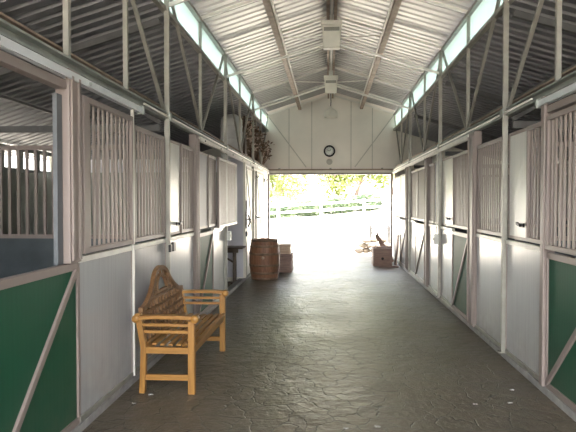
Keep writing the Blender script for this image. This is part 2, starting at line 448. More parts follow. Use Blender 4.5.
NAMES = ['nearest', 'second', 'third', 'farthest']
FY = [6.36, 10.0, 13.65, 17.17]
for i, y in enumerate(FY):
    t = thing('roof_frame', (XC, y, GL), '%s pale steel roof frame spanning the aisle under the ridge' % NAMES[i].capitalize(), 'truss', None)
    t['label'] = '%s pale steel roof frame, spanning the aisle %s' % (NAMES[i], ('overhead before the first lamp', 'at the first hanging lamp', 'at the second hanging lamp', 'against the cream gable wall')[i])
    for nm, xw, s in SIDES:
        MB().bar((xw, y, EAVE-.02), (XC, y, RIDGE-.02), .035, .045).build('rafter', M['white_steel'], t)
        if i < 3:
            MB().bar((xw, y, GL), (XC - s*.02, y, GL + PITCH*(XR-XL)/2), .032, .038).build('bottom_chord', M['white_steel'], t)
            xp = XC - s*.90
            MB().tube([(xp, y-.02, zroof(xp)-.08), (XC - s*.05, y-.02, RIDGE-.40)], .011, 6).build('tie_rod', M['white_steel'], t)
            MB().box(xp-.05, xp+.05, y-.05, y+.0, zroof(xp)-.14, zroof(xp)-.04).build('cleat', M['black'], t)
    if i < 3:
        MB().box(XC-.05, XC+.05, y-.01, y+.01, RIDGE-.48, RIDGE-.02).build('king_plate', M['white_steel'], t)
for i, y in enumerate((4.53, 8.18, 11.83, 15.5)):
    for nm, xw, s in SIDES:
        o = MB().bar((xw, y, EAVE-.01), (XC, y, RIDGE-.01), .035, .04).build('intermediate_rafter', M['white_steel'])
        tag(o, '%s of the single rafters between roof frames, on the %s roof slope' % (NAMES[i], nm), 'rafter')

# eave trusses (lattice between the post tops and the stall beams)
for nm, xw, s in SIDES:
    t = thing('eave_truss', (xw, Y0, 2.58), 'long lattice steel truss above the stall fronts on the %s side' % nm, 'truss')
    x = xw - s*.0
    MB().box(x-.03, x+.03, Y0, Y1, EAVE-.06, EAVE-.01).build('top_chord', M['steel'], t)
    MB().box(x-.03, x+.03, Y0, Y1, GL-.05, GL-.0).build('middle_chord', M['steel'], t)
    b = MB().box(x-.035, x+.035, Y0, Y1, 2.585, 2.60).box(x-s*.035, x-s*.02, Y0, Y1, 2.585, 2.67).box(x-.035, x+.035, Y0, Y1, 2.655, 2.67)
    b.build('bottom_chord', M['dull_steel'], t)
    MB().box(x-s*.10, x-s*.085, Y0, Y1, 2.64, 2.75).box(x-s*.10, x-s*.045, Y0, Y1, 2.735, 2.75).build('ledger_angle', M['purlin'], t)
    vs = [3.96, 5.14] if s > 0 else [3.90, 5.02]
    vs += [8.18, 11.83, 15.5]
    for y in [.87] + vs:
        MB().box(x-.02, x+.02, y-.02, y+.02, 2.67, EAVE-.06).build('vertical_strut', M['steel'], t)
    dg = []
    for a, mid, b2 in ((6.36, 8.18, 10.0), (10.0, 11.83, 13.65), (13.65, 15.5, 17.2)):
        dg += [((a+.04, EAVE-.08), (mid-.03, 2.69)), ((b2-.04, EAVE-.08), (mid+.03, 2.69))]
    dg += [((4.53, EAVE-.08), (6.30, 2.69)), ((4.45, EAVE-.08), (2.75, 2.69))]
    for (ya_, za_), (yb_, zb_) in dg:
        o = s*.01
        MB().bar((x+o, ya_, za_), (x+o, yb_, zb_), .03, .035, (1,0,0)).build('diagonal_strut', M['steel'], t)
    # bolts along the beam
    # conduit clipped along the bottom chord
    MB().tube([(x + s*.05, 5.5, 2.615), (x + s*.05, 17.1, 2.615)], .012, 6).build('conduit', M['white_steel'], t)

# main posts
desc = {6.36: 'nearest', 10.0: 'middle', 13.65: 'farthest'}
for nm, xw, s in SIDES:
    for y in (6.36, 10.0, 13.65):
        p = thing('steel_post', (xw, y, 0), '%s tall pale steel post on the %s side, rising to the roof' % (desc[y], nm), 'post')
        w = .045 if y > 6.4 else .04
        b = MB().box(xw + s*.005, xw + s*.06, y-w/2, y+w/2, .075, EAVE-.06)
        b.build('column', M['steel'], p, .004)
        MB().box(xw + s*.062, xw + s*.075, y-.05, y+.05, 2.575, 2.66).build('cleat', M['dull_steel'], p)
        MB().box(xw + s*.005, xw + s*.09, y-.05, y+.05, .075, .085).build('base_plate', M['steel'], p)
b = MB().box(XL+.005, XL+.035, 5.232, 5.255, .075, 2.585)
tag(b.build('steel_post', M['white_steel'], None, .004), 'slim white post between the two stall fronts nearest the bench', 'post')

# sliding door tracks on the stall fronts
def track(side, y0, y1, z0, z1, d, label):
    nm, xw, s = side
    t = thing('sliding_track', (xw + s*d, (y0+y1)/2, z0), label, 'track')
    b = MB().box(xw + s*.012, xw + s*(d+.012), y0, y1, z1-.012, z1)
    b.box(xw + s*(d+.0), xw + s*(d+.012), y0, y1, z0, z1-.012).box(xw + s*.012, xw + s*.024, y0, y1, z0, z1)
    b.build('cover', M['track'] if z0 < 2.513 else M['white_steel'], t)
    y = y0 + .3
    while y < y1:
        MB().lathe([(0,-.0),(.014,0),(.014,.010),(0,.012)], xw + s*(d+.012), y, 10, 'x', (z0+z1)/2).build('bolt', M['dull_steel'], t)
        y += 1.2
    MB().box(xw + s*.012, xw + s*(d+.03), y1-.005, y1+.03, z0-.01, z1+.01).build('end_stop', M['dull_steel'], t)
track(SIDES[0], 0.3, 5.40, 2.512, 2.566, .05, 'pale grey sliding door track over the open stall and green door on the left')
track(SIDES[1], 0.3, 5.30, 2.512, 2.566, .05, 'pale grey sliding door track over the green door on the right')
track(SIDES[0], 7.9, 17.1, 2.515, 2.575, .05, 'long white track above the far left stalls and tack room')
track(SIDES[1], 7.9, 17.1, 2.515, 2.575, .05, 'long white track above the far right stalls')
for (nm, xw, s), ye in zip(SIDES, (4.06, 5.26)):
    o = box('header_beam', M['mauve'], xw - s*.04, xw + s*.03, .6, ye, 2.44, 2.50, bevel=.004)
    tag(o, 'mauve painted header beam beneath the pale track on the %s' % nm, 'beam')

# ------------------------------------------------------------------ stall fronts
def post(side, y0, y1, label, z1=2.585, m='mauve', d=.05, z0=.075):
    nm, xw, s = side
    t = thing('stall_post', (xw, (y0+y1)/2, z0), label, 'post')
    up = MB().box(xw - s*.05, xw + s*d, y0, y1, z0, z1).build('upright', M[m], t, .006)
    if y1 - y0 > .12:
        k = MB()
        MB().box(xw + s*d, xw + s*(d+.014), y0+.02, y0+.05, z0+.02, z1-.05).build('edge_strip', M[m], up)
        MB().box(xw + s*d, xw + s*(d+.014), y1-.05, y1-.02, z0+.02, z1-.05).build('edge_strip', M[m], up)
    return t

def low_panel(side, y0, y1, label, m='panel', z1=1.235, frame='white_steel', latch=None):
    nm, xw, s = side
    t = thing('stall_front_wall', (xw, (y0+y1)/2, .075), label, 'wall')
    MB().box(xw - s*.02, xw + s*.012, y0+.012, y1-.012, .12, z1).build('sheet', M[m], t)
    MB().box(xw - s*.022, xw + s*.026, y0+.003, y1-.003, .078, .12).build('bottom_rail', M['steel'], t, .003)
    MB().box(xw - s*.022, xw + s*.026, y0+.003, y1-.003, z1, z1+.045).build('top_rail', M[frame], t, .003)
    MB().box(xw - s*.022, xw + s*.02, y0+.001, y0+.014, .12, z1).build('side_trim', M['mauve'], t)
    MB().box(xw - s*.022, xw + s*.02, y1-.014, y1-.001, .12, z1).build('side_trim', M['mauve'], t)
    return t

def low_door(side, y0, y1, label, top_at, m='green', z1=1.245, fw=.02):
    """braced lower door leaf; top_at = 'near' or 'far' end of the brace's top"""
    nm, xw, s = side
    t = thing('stall_door', (xw, (y0+y1)/2, .06), label, 'door')
    MB().box(xw - s*.02, xw + s*.012, y0+.03, y1-.03, .10, z1-.05).build('board', M[m], t)
    MB().box(xw - s*.022, xw + s*.024, y0+.004, y0+fw, .078, z1).build('stile', M['mauve'], t, .003)
    MB().box(xw - s*.022, xw + s*.024, y1-fw, y1-.004, .078, z1).build('stile', M['mauve'], t, .003)
    MB().box(xw - s*.022, xw + s*.024, y0+fw, y1-fw, z1-.055, z1).build('top_rail', M['mauve'], t, .003)
    MB().box(xw - s*.022, xw + s*.024, y0+fw, y1-fw, .078, .13).build('bottom_rail', M['mauve'], t, .003)
    a, b = (y0+.05, y1-.05) if top_at == 'near' else (y1-.05, y0+.05)
    MB().bar((xw + s*.024, a, z1-.06), (xw + s*.024, b, .13), .045, .022, (s,0,0)).build('diagonal_brace', M['mauve'], t, .003)
    return t

def grille(side, y0, y1, label, z0=1.30, z1=2.39, off=0.0, frame='mauve', pitch=.094, cat='barred window', near=.042, far=None):
    nm, xw, s = side
    xx = xw + s*off
    t = thing('stall_grille', (xx, (y0+y1)/2, z0), label, cat)
    fw = .042
    fx0, fx1 = xx - s*.018, xx + s*.022
    MB().box(fx0, fx1, y0, y0+near, z0, z1).build('stile', M[frame], t, .003)
    MB().box(fx0, fx1, y1-fw, y1, z0, z1).build('stile', M[far or frame], t, .003)
    MB().box(fx0, fx1, y0+near, y1-fw, z1-fw, z1).build('top_rail', M[frame], t, .003)
    MB().box(fx0, fx1, y0+near, y1-fw, z0, z0+fw).build('bottom_rail', M[frame], t, .003)
    n = max(2, round((y1-y0-near-fw)/pitch))
    st = (y1-y0-near-fw)/n
    first = None
    for k in range(n-1 + 1):
        yy = y0 + near + st*(k+.5)
        if first is None:
            first = MB().box(xx-.006, xx+.006, yy-.017, yy+.017, z0+fw, z1-fw).build('bar', M['bar'], t)
            fy = yy
        else:
            c = first.copy(); c.location = (0, yy-fy, 0); COL.objects.link(c); c.parent = t
    return t

def shutter(side, y0, y1, label, m, z0=1.30, z1=2.39, off=-.01, latch=None):
    nm, xw, s = side
    xx = xw + s*off
    t = thing('stall_shutter', (xx, (y0+y1)/2, z0), label, 'shutter')
    MB().box(xx-.012, xx+.012, y0+.02, y1-.02, z0+.02, z1-.02).build('sheet', M[m], t)
    f = MB().box(xx-.018, xx+.018, y0, y0+.022, z0, z1).box(xx-.018, xx+.018, y1-.022, y1, z0, z1)
    f.box(xx-.018, xx+.018, y0+.022, y1-.022, z1-.03, z1).box(xx-.018, xx+.018, y0+.022, y1-.022, z0, z0+.03)
    f.build('frame', M['mauve'], t)
    if latch:
        ly, lz = latch
        h = MB().box(xx + s*.018, xx + s*.035, ly-.05, ly+.05, lz-.02, lz+.02)
        h.tube([(xx + s*.035, ly, lz), (xx + s*.07, ly, lz)], .010, 8)
        h.bar((xx + s*.065, ly-.06, lz), (xx + s*.065, ly+.04, lz+.02), .02, .025)
        h.build('latch', M['black'], t)
    return t

L_, R_ = SIDES
# left side, near to far
low_panel(L_, Y0+.05, 2.9, 'long pale panel before the green door, nearest the viewer on the left')
d = low_door(L_, 2.93, 4.07, 'green braced stall half door under the open stall on the left', 'far')
# extend the leaf to the far post
p = post(L_, 3.88, 4.06, 'wide mauve post between the open stall and the first barred window on the left', z0=1.25)
o = box('door_jamb', M['jamb'], XL-.03, XL+.0, 3.80, 3.875, 1.25, 2.40); tag(o, 'blue grey upright jamb at the far edge of the open stall hatch', 'jamb')
low_panel(L_, 4.08, 5.22, 'scuffed white panel between green door and bench')
low_panel(L_, 5.27, 6.33, 'white panel directly behind the near half of the bench')
low_panel(L_, 6.39, 7.67, 'white panel behind the far end of the bench, beneath the pale shutter')
post(L_, 7.69, 7.86, 'mauve post just past the far end of the bench')
low_door(L_, 7.88, 8.97, 'dark braced lower door on the left, between mauve post and recess', 'far')
low_panel(L_, 8.99, 10.06, 'narrow bright panel beside the recess with the small table')
grille(L_, 4.09, 5.15, 'barred window directly above the scuffed white panel, nearest on the left', z1=2.44, off=.04, near=.085)
grille(L_, 5.29, 6.32, 'barred window above the near half of the bench')
shutter(L_, 6.40, 7.02, 'pale shutter with black latch above the far end of the bench', 'pale_shutter', latch=(6.85, 1.42))
grille(L_, 7.03, 7.66, 'narrow barred window between pale shutter and mauve post on the left')
shutter(L_, 7.90, 8.62, 'lavender grey shutter above the dark braced door on the left', 'greydoor')
grille(L_, 8.64, 9.20, 'narrow barred window between lavender shutter and sliding grille')
grille(L_, 9.22, 11.0, 'sliding barred window with white edge overlapping the recess on the left', z0=1.27, z1=2.40, off=.05, far='white_steel', pitch=.08)

# right side
low_panel(R_, Y0+.05, 3.96, 'long pale panel before the green door, nearest the viewer on the right')
low_door(R_, 3.98, 5.17, 'dark green braced stall door at the near end of the right wall', 'near')
post(R_, 5.18, 5.26, 'slim mauve post beside the dark green door on the right')
low_panel(R_, 5.28, 6.33, 'white wall panel on the right, next to the green door')
low_panel(R_, 6.38, 7.60, 'white wall panel on the right, just before the wide mauve post')
post(R_, 7.62, 7.93, 'wide mauve post on the right, before the first braced inner door')
low_door(R_, 7.96, 9.04, 'green braced lower door just beyond the wide mauve post on the right', 'near')
low_panel(R_, 9.06, 9.97, 'bright panel on the right, below and before the cream switch box')
low_panel(R_, 10.03, 11.16, 'bright panel on the right, just beyond the cream switch box')
post(R_, 11.18, 11.45, 'mauve post on the right, middle one of three wide ones')
low_door(R_, 11.48, 12.85, 'pale lit braced lower door on the right, between middle and far mauve posts', 'near', m='panel')  # white board carries the doorway glare on this door in its colour
low_panel(R_, 12.87, 14.0, 'bright panel on the right, before the farthest mauve post')
post(R_, 14.02, 14.28, 'farthest mauve post on the right, near the wooden chest')
low_door(R_, 14.31, 15.6, 'farthest braced lower door on the right, beside the wooden chest', 'near', m='panel')  # whitish board stands in for glare off the far door
low_panel(R_, 15.62, 17.2, 'last bright panel on the right, behind the wooden chest')
grille(R_, 3.98, 5.17, 'tall barred window above the dark green door on the right', z0=1.27, z1=2.41, off=.02)
grille(R_, 5.28, 5.72, 'narrow barred window beside the white shutter with the black latch on the right')
shutter(R_, 5.73, 6.30, 'white shutter with black latch beside the nearest right steel post', 'pale_shutter', latch=(5.84, 1.45))
grille(R_, 6.40, 7.58, 'wide barred window between steel post and wide mauve post on the right')
grille(R_, 7.96, 9.04, 'barred window above the green braced door past the mauve post')
shutter(R_, 9.06, 9.96, 'pale shutter above the panel before the switch box', 'pale_shutter', latch=(9.3, 1.42))
shutter(R_, 10.04, 10.64, 'mauve brown solid shutter just past the middle right steel post', 'greydoor')
grille(R_, 10.66, 11.16, 'narrow barred window before the middle mauve post on the right')
grille(R_, 11.48, 12.60, 'barred window above the pale lit braced door on the right')
grille(R_, 12.62, 13.60, 'barred window just before the farthest right steel post')
shutter(R_, 13.70, 14.0, 'small pale shutter between farthest steel post and farthest mauve post', 'pale_shutter')
shutter(R_, 14.31, 15.6, 'pale yellowish shutter above the farthest braced door on the right', 'pale_shutter')
shutter(R_, 15.62, 17.18, 'last pale shutter on the right, next to the doorway', 'pale_shutter')

# partitions between stalls
def partition(side, y, label, bars=True):
    nm, xw, s = side
    xa, xb = xw - s*.08, xw - s*(SW-.02)
    t = thing('stall_partition', ((xa+xb)/2, y, 0), label, 'partition')
    MB().box(xa, xb, y-.02, y+.02, 0, 1.27).build('kickboard', M['kick'], t)
    MB().box(xa, xb, y-.025, y+.025, 1.27, 1.315).build('middle_rail', M['mauve'], t)
    MB().box(xa, xb, y-.025, y+.025, 2.26, 2.31).build('top_rail', M['mauve'], t)
    n = 34; st = (abs(xb-xa)-.1)/n
    if bars:
        f = MB().box(xa - s*.05, xa - s*.082, y-.012, y+.012, 1.315, 2.26).build('bar', M['bar'], t)
        for k in range(1, n):
            c = f.copy(); c.location = (-s*st*k, 0, 0); COL.objects.link(c); c.parent = t
    else:
        mb = MB()
        for k in range(n):
            mb.box(xa - s*(.05+st*k), xa - s*(.082+st*k), y-.012, y+.012, 1.315, 2.26)
        mb.build('bar_screen', M['bar'], t)
    # tie beam and rafter of the side bay above the partition
    return t
partition(L_, 6.36, 'barred partition with blue kickboard inside the open stall on the left')
partition(L_, 2.70, 'near barred partition of the open left stall')
partition(R_, 2.70, 'near barred partition behind the green right door', False)
partition(R_, 6.36, 'barred partition behind the nearest right steel post', False)
partition(R_, 10.0, 'barred partition behind the middle right steel post', False)
partition(R_, 13.65, 'barred partition behind the farthest right steel post', False)
for nm, xw, s in SIDES:
    for i, y in enumerate((2.70, 6.36, 10.0, 13.65)):
        if s > 0 and y > 9: continue
        xa, xb = xw - s*.06, xw - s*(SW-.02)
        t = thing('side_truss', ((xa+xb)/2, y+.05, 0), '%s truss under the low roof behind the %s stall fronts' % (NAMES[i], nm), 'truss')
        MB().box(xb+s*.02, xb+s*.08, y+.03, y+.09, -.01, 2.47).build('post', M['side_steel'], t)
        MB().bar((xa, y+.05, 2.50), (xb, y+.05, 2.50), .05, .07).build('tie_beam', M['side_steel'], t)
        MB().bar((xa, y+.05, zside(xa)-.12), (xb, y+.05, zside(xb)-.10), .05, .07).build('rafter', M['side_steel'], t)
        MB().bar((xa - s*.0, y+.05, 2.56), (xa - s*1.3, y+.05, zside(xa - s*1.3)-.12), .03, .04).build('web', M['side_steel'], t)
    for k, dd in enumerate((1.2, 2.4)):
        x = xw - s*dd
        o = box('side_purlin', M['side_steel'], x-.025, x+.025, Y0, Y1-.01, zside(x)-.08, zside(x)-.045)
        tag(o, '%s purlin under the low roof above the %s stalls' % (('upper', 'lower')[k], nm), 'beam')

# recess + tack room on the left
RY = 12.30
tag(box('wall_left', M['outer'], XL-.02, XL-SW, 10.02, 10.08, 0, 2.20), kind='structure')
q = [(XL-.0, 0), (XL-SW+.06, 0), (XL-SW+.06, 2.46), (XL-.0, 2.56)]
tag(MB().box(XL-.0, XL-SW+.06, RY, RY+.05, 0, 2.56).build('wall_recess', M['partition']), kind='structure')
tag(box('baseboard_recess', M['cream'], XL-.02, XL-SW+.06, RY-.015, RY, 0, .09), kind='structure')
tag(box('wall_tack_room', M['pale_shutter'], XL-.04, XL+.0, RY+.05, Y1-.01, .076, 2.56), kind='structure')
tag(box('trim_11', M['cream'], XL-.0, XL+.05, RY-.02, RY+.10, .076, 2.56), kind='structure')
tag(box('ceiling', M['partition'], XL-.02, XL-SW+.06, RY, Y1-.02, 2.56, 2.60), kind='structure')
for k, (y0, y1) in enumerate(((12.62, 14.05), (14.40, 15.9))):
    dr = MB().box(XL+.0, XL+.022, y0, y1, .08, 2.42)
    D = tag(dr.build('door_%d' % (k+1), M['pale_shutter'], None, .003), kind='structure')
    f = MB().box(XL+.0, XL+.035, y0-.03, y0, .08, 2.46).box(XL+.0, XL+.035, y1, y1+.03, .08, 2.46).box(XL+.0, XL+.035, y0, y1, 2.42, 2.46)
    f.build('door_frame', M['steel'], D)
    MB().bar((XL+.03, y0+.04, 2.38), (XL+.03, y1-.04, .2), .05, .014, (1,0,0)).build('diagonal_brace', M['steel'], D)
    yy = y0 + .2
    MB().box(XL+.022, XL+.045, yy-.06, yy+.08, 1.28, 1.33).tube([(XL+.045, yy, 1.305), (XL+.10, yy, 1.305)], .012, 8).build('door_handle', M['black'], D)
for k, (y, z) in enumerate(((12.34, 1.46),)):
    h = MB().box(XL+.05, XL+.075, y-.03, y+.03, z-.33, z+.02).tube([(XL+.06, y, z+.02), (XL+.06, y, z+.26)], .016, 8)
    h.tube([(XL+.10, y-.03, z-.30), (XL+.14, y, z-.2), (XL+.10, y+.03, z-.05)], .018, 8)
    tag(h.build('bolt_latch', M['black']), 'long black iron bolt on the tack room corner post', 'latch')
for k, (y, z) in enumerate(((14.2, 2.30), (14.25, 1.32), (16.2, 2.3))):
    t = MB().box(XL+.001, XL+.03, y-.03, y+.03, z-.05, z+.05).tube([(XL+.03, y, z+.02), (XL+.08, y, z-.01), (XL+.10, y, z+.03)], .01, 6)
    tag(t.build('wall_hook', M['black']), ('upper black hook between the two tack room doors', 'lower black hook between the two tack room doors', 'black hook on tack room wall nearest the doorway')[k], 'hook')
tag(MB().box(XL+.05, XL+.09, 12.29, 12.39, .96, 1.06).build('socket_box', M['jamb'], None, .006), 'small grey socket box low on the tack room corner post', 'socket')

# white tank above the recess
tk = MB().lathe([(0,.0),(.24,.0),(.24,.03),(.235,.05),(.235,.86),(.20,.92),(.10,.98),(0,.99)], XL-.30, 12.62, 28, 'z', 2.60)
for k in range(3): tk.lathe([(.236,.0),(.242,.01),(.242,.03),(.236,.04)], XL-.30, 12.62, 28, 'z', 2.75+.28*k)
tag(tk.build('water_tank', M['tank']), 'white cylindrical tank standing above the recess behind the truss', 'tank')

# dried bundles stored above the tack room
for k, (y, zt) in enumerate(((13.35, 3.55), (13.95, 3.62), (14.55, 3.50), (15.15, 3.58), (15.75, 3.40), (16.35, 3.52), (16.75, 3.30))):
    rnd = random.Random(50+k)
    cx = XL - .16 + rnd.uniform(-.05, .08)
    st = MB(); hd = MB()
    for i in range(46):
        a = rnd.uniform(0, 2*PI); r = rnd.uniform(.02, .30)
        b0 = Vector((cx + rnd.uniform(-.06,.06)-.05, y + rnd.uniform(-.08,.08), 2.76))
        b1 = Vector((cx + r*math.cos(a)*.8, y + r*math.sin(a), 2.80 + rnd.uniform(.25, zt-2.76)))
        mid = (b0+b1)/2 + Vector((rnd.uniform(-.06,.06), rnd.uniform(-.06,.06), 0))
        st.tube([b0, mid, b1], [.012, .010, .006], 4)
        for j in range(5):
            p = b1 + Vector((rnd.gauss(0,.05), rnd.gauss(0,.05), rnd.gauss(-.04,.08)))
            q = .03 + rnd.random()*.035; tgt = hd if rnd.random() < .35 else st
            u = Vector((rnd.gauss(0,1), rnd.gauss(0,1), rnd.gauss(0,1))).normalized(); w = u.orthogonal().normalized()
            tgt.add([p+u*q, p+w*q*.6, p-u*q, p-w*q*.6, p+u.cross(w)*q*.5], [(0,1,4),(1,2,4),(2,3,4),(3,0,4)])
    T = thing('dried_flower_bundle', (cx, y, 2.76), 'dried flower bundle above the tack room, %s' % ('first from the white tank', 'second from the white tank', 'third from the white tank', 'middle', 'third from the doorway', 'second from the doorway', 'nearest the doorway')[k], 'dried plants')
    if k == 3: T['label'] = 'dried flower bundle above the tack room, middle one of the row'
    tag(st.build('stems', M['dried'], T), kind='stuff'); tag(hd.build('flower_heads', M['dried_pale'], T), kind='stuff')
for k, y in enumerate((13.05, 13.22)):
    tag(box('storage_board', M['dark_wood'], XL-.10, XL-.06, y-.05, y+.05, 2.76, 3.62), ('dark upright board leaning next to the white tank', 'dark upright board between leaning board and flower bundles')[k], 'board')

# ------------------------------------------------------------------ lamps
def box_lamp(y, label, w, h, z1):
    t = thing('hanging_lamp', (XC, y-.12, z1-h), label, 'lamp')
    x0, x1 = XC-w/2, XC+w/2
    b = MB()
    yb_ = y-.06
    # tapered housing: wide top, narrower bottom
    v = [(x0, yb_-.16, z1), (x1, yb_-.16, z1), (x1, yb_, z1), (x0, yb_, z1),
         (x0+.02, yb_-.16, z1-h), (x1-.02, yb_-.16, z1-h), (x1-.02, yb_, z1-h), (x0+.02, yb_, z1-h)]
    b.add(v, [(0,1,2,3),(7,6,5,4),(1,0,4,5),(2,1,5,6),(3,2,6,7),(0,3,7,4)])
    hs = b.build('housing', M['cream'], t, .012)
    MB().box(x0-.015, x1+.015, yb_-.19, yb_+.01, z1-.02, z1+.05).build('top_cap', M['cream'], t, .01)
    MB().box(x0+.03, x1-.03, yb_-.172, yb_-.161, z1-.12, z1-.06).build('vent_strip', M['steel'], hs)
    MB().box(x0+.04, x1-.04, yb_-.168, yb_-.161, z1-h+.04, z1-.14).build('cover', M['cream'], hs)
    MB().tube([(XC, yb_-.08, z1+.05), (XC, yb_-.08, RIDGE-.12)], .015).build('hanger', M['white_steel'], t)
    return t
box_lamp(10.0, 'larger cream box lamp hanging from the ridge, nearest to the viewer', .32, .40, 4.64)
box_lamp(13.65, 'smaller looking cream box lamp hanging midway along the ridge', .30, .33, 4.52)
yl = 16.2
t = thing('bell_lamp', (XC, yl, 4.02), 'round cream bell lamp hanging just before the gable wall', 'lamp')
MB().lathe([(0,.30),(.04,.30),(.045,.26),(.12,.22),(.175,.16),(.19,.06),(.185,.0),(.175,.0),(.17,.05),(.16,.14),(.10,.2),(0,.22)], XC, yl, 28, 'z', 4.02).build('shade', M['cream'], t)
MB().lathe([(0,-.02),(.09,-.01),(.15,.03),(.165,.06)], XC, yl, 24, 'z', 4.02).build('diffuser', M['lampglass'], t)
MB().tube([(XC, yl, 4.31), (XC+.01, yl, 4.45), (XC, yl, RIDGE-.12)], .010, 6).build('cord', M['black'], t)

# clock
cy, cx, cz = Y1-.01, XC-.03, 3.19
t = thing('wall_clock', (cx, cy, cz-.17), 'round black rimmed wall clock centred on the cream gable wall', 'clock')
MB().lathe([(0,-.03),(.13,-.03),(.13,-.01),(0,-.01)], cx, cy, 32, 'y', cz).build('clock_face', M['white'], t)
face = [c for c in t.children if c.name.startswith('clock_face')][0]
MB().lathe([(.125,-.045),(.165,-.045),(.17,-.03),(.165,-.0),(.125,-.0),(.125,-.045)], cx, cy, 32, 'y', cz).build('rim', M['black'], t)
MB().bar((cx, cy-.036, cz), (cx+.05, cy-.036, cz+.045), .012, .004, (0,1,0)).build('hour_hand', M['black'], face)
MB().bar((cx, cy-.038, cz), (cx-.075, cy-.038, cz+.04), .009, .004, (0,1,0)).build('minute_hand', M['black'], face)
mk = MB()
for k in range(12):
    a = 2*PI*k/12; mk.bar((cx+.10*math.cos(a), cy-.034, cz+.10*math.sin(a)), (cx+.12*math.cos(a), cy-.034, cz+.12*math.sin(a)), .008, .004, (0,1,0))
mk.build('hour_marks', M['black'], face)
MB_ = MB().lathe([(0,-.02),(.05,-.02),(.055,-.022),(.085,-.022),(.09,-.01),(.09,0),(0,0)], cx, Y1, 24, 'y', 2.88)
tag(MB_.build('round_vent', M['seam']), 'small round cream vent just below the wall clock', 'vent')

# switch boxes
def swbox(side, y, z, w, h, d, label, cable):
    nm, xw, s = side
    x0 = xw + s*.063
    t = thing('switch_box', (x0, y, z-h/2), label, 'switch box')
    MB().box(x0, x0 + s*d, y-w/2, y+w/2, z-h/2, z+h/2).build('housing', M['white'], t, .008)
    MB().box(x0 + s*d, x0 + s*(d+.012), y-w*.2, y+w*.2, z-h*.15, z+h*.15).build('switch', M['cream'], t)
    if cable: MB().tube([(x0+s*.02, y, z+h/2), (x0+s*.02, y, 2.5)], .011, 6).build('conduit', M['white_steel'], t)
swbox(R_, 10.0, 1.06, .16, .17, .07, 'cream switch box on the middle right steel post', True)
swbox(L_, 10.0, 1.10, .13, .16, .06, 'white switch box at the edge of the recess, above the small table', False)
t = thing('gate_latch', (XL+.03, 6.36, 1.14), 'black box latch at the nearest left steel post, above the bench', 'latch')
MB().box(XL+.063, XL+.09, 6.27, 6.34, 1.13, 1.21).build('latch_body', M['black'], t, .004)
MB().box(XL+.063, XL+.095, 6.375, 6.47, 1.13, 1.23).build('keeper', M['black'], t, .004)

# ------------------------------------------------------------------ barrel
bx_, by_ = -1.41, 12.78
t = thing('wooden_barrel', (bx_, by_, 0), 'brown oak barrel with rusty hoops standing at the tack room corner', 'barrel')
prof = [(0,.02),(.265,.02),(.272,0),(.285,0)]
H = .88
def br(u): return .285 + .052*math.sin(PI*u)
for i in range(13): prof.append((br(i/12), H*i/12))
prof += [(.255,H),(.250,H-.03),(0,H-.03)]
staves = MB().lathe(prof, bx_, by_, 96, 'z', 0, flute=.012).build('staves', M['barrel'], t)
for u in (.03, .17, .36, .64, .83, .97):
    w = .028
    a, b = max(0, u - w), min(1, u + w)
    MB().lathe([(br(a)+.000, H*a), (br(a)+.006, H*a), (br(b)+.006, H*b), (br(b)+.0, H*b)], bx_, by_, 48).build('hoop', M['hoop'], t)
MB().lathe([(0,0),(.03,0),(.03,-.012),(0,-.014)], bx_, by_-br(.6)-.0, 12, 'y', .49).build('bung', M['crate_light'], staves)

# ------------------------------------------------------------------ crates left of the doorway
def crate(name, x0, x1, y0, y1, z0, z1, m, label, cat='crate', boards=3):
    t = thing(name, ((x0+x1)/2, (y0+y1)/2, z0), label, cat)
    bd = MB().box(x0+.015, x1-.015, y0+.015, y1-.015, z0, z1-.02).build('body', m, t)
    n = boards; h = (z1-z0-.02)/n
    b = MB()
    for k in range(n):
        za_, zb_ = z0+.004+k*h, z0+(k+1)*h-.012
        b.box(x0, x1, y0, y0+.015, za_, zb_).box(x0, x1, y1-.015, y1, za_, zb_)
        b.box(x0, x0+.015, y0+.015, y1-.015, za_, zb_).box(x1-.015, x1, y0+.015, y1-.015, za_, zb_)
    b.build('boards', m, bd, .003)
    for xx in (x0+.0, x1-.05):
        MB().box(xx, xx+.05, y0-.012, y0, z0, z1-.02).build('corner_batten', m, bd)
    MB().box(x0-.01, x1+.01, y0-.02, y1+.01, z1-.02, z1).build('lid', m, t, .003)
    return t
crate('wooden_crate', -1.44, -.89, 13.95, 14.6, 0, .44, M['crate'], 'dark wooden crate on the floor beyond the barrel, lower of the pair')
crate('wooden_crate', -1.42, -.93, 14.02, 14.5, .44, .66, M['crate_light'], 'pale wooden box stacked on the dark crate beyond the barrel', boards=2)

# chest + boards right of the doorway
t = crate('wooden_chest', 1.17, 1.66, 15.55, 16.15, .0, .47, M['crate'], 'brown wooden chest on the floor by the right edge of the doorway', 'chest', 3)
MB().lathe([(0,-.0),(.035,0),(.035,-.02),(0,-.025)], 1.41, 15.535, 14, 'y', .20).build('handle', M['black'], t)
def plank(name, a, b, w, h, m, label, up=(0,0,1)):
    o = MB().bar(a, b, w, h, up).build(name, m, None, .002)
    return tag(o, label, 'board')
plank('loose_board', (1.22, 15.7, .488), (1.70, 15.9, .488), .16, .03, M['crate'], 'flat board lying on the lid of the brown chest')
plank('loose_board', (1.76, 16.30, .035), (1.30, 16.30, .80), .12, .025, M['crate'], 'board propped diagonally behind the brown chest', (0,1,0))
plank('loose_board', (1.75, 15.6, .03), (1.83, 15.6, .84), .34, .03, M['crate'], 'wide board leaning on the wall beside the brown chest', (1,0,0))
plank('loose_board', (1.28, 15.3, .016), (1.80, 15.3, .016), .16, .03, M['crate'], 'board lying flat on the floor before the brown chest')

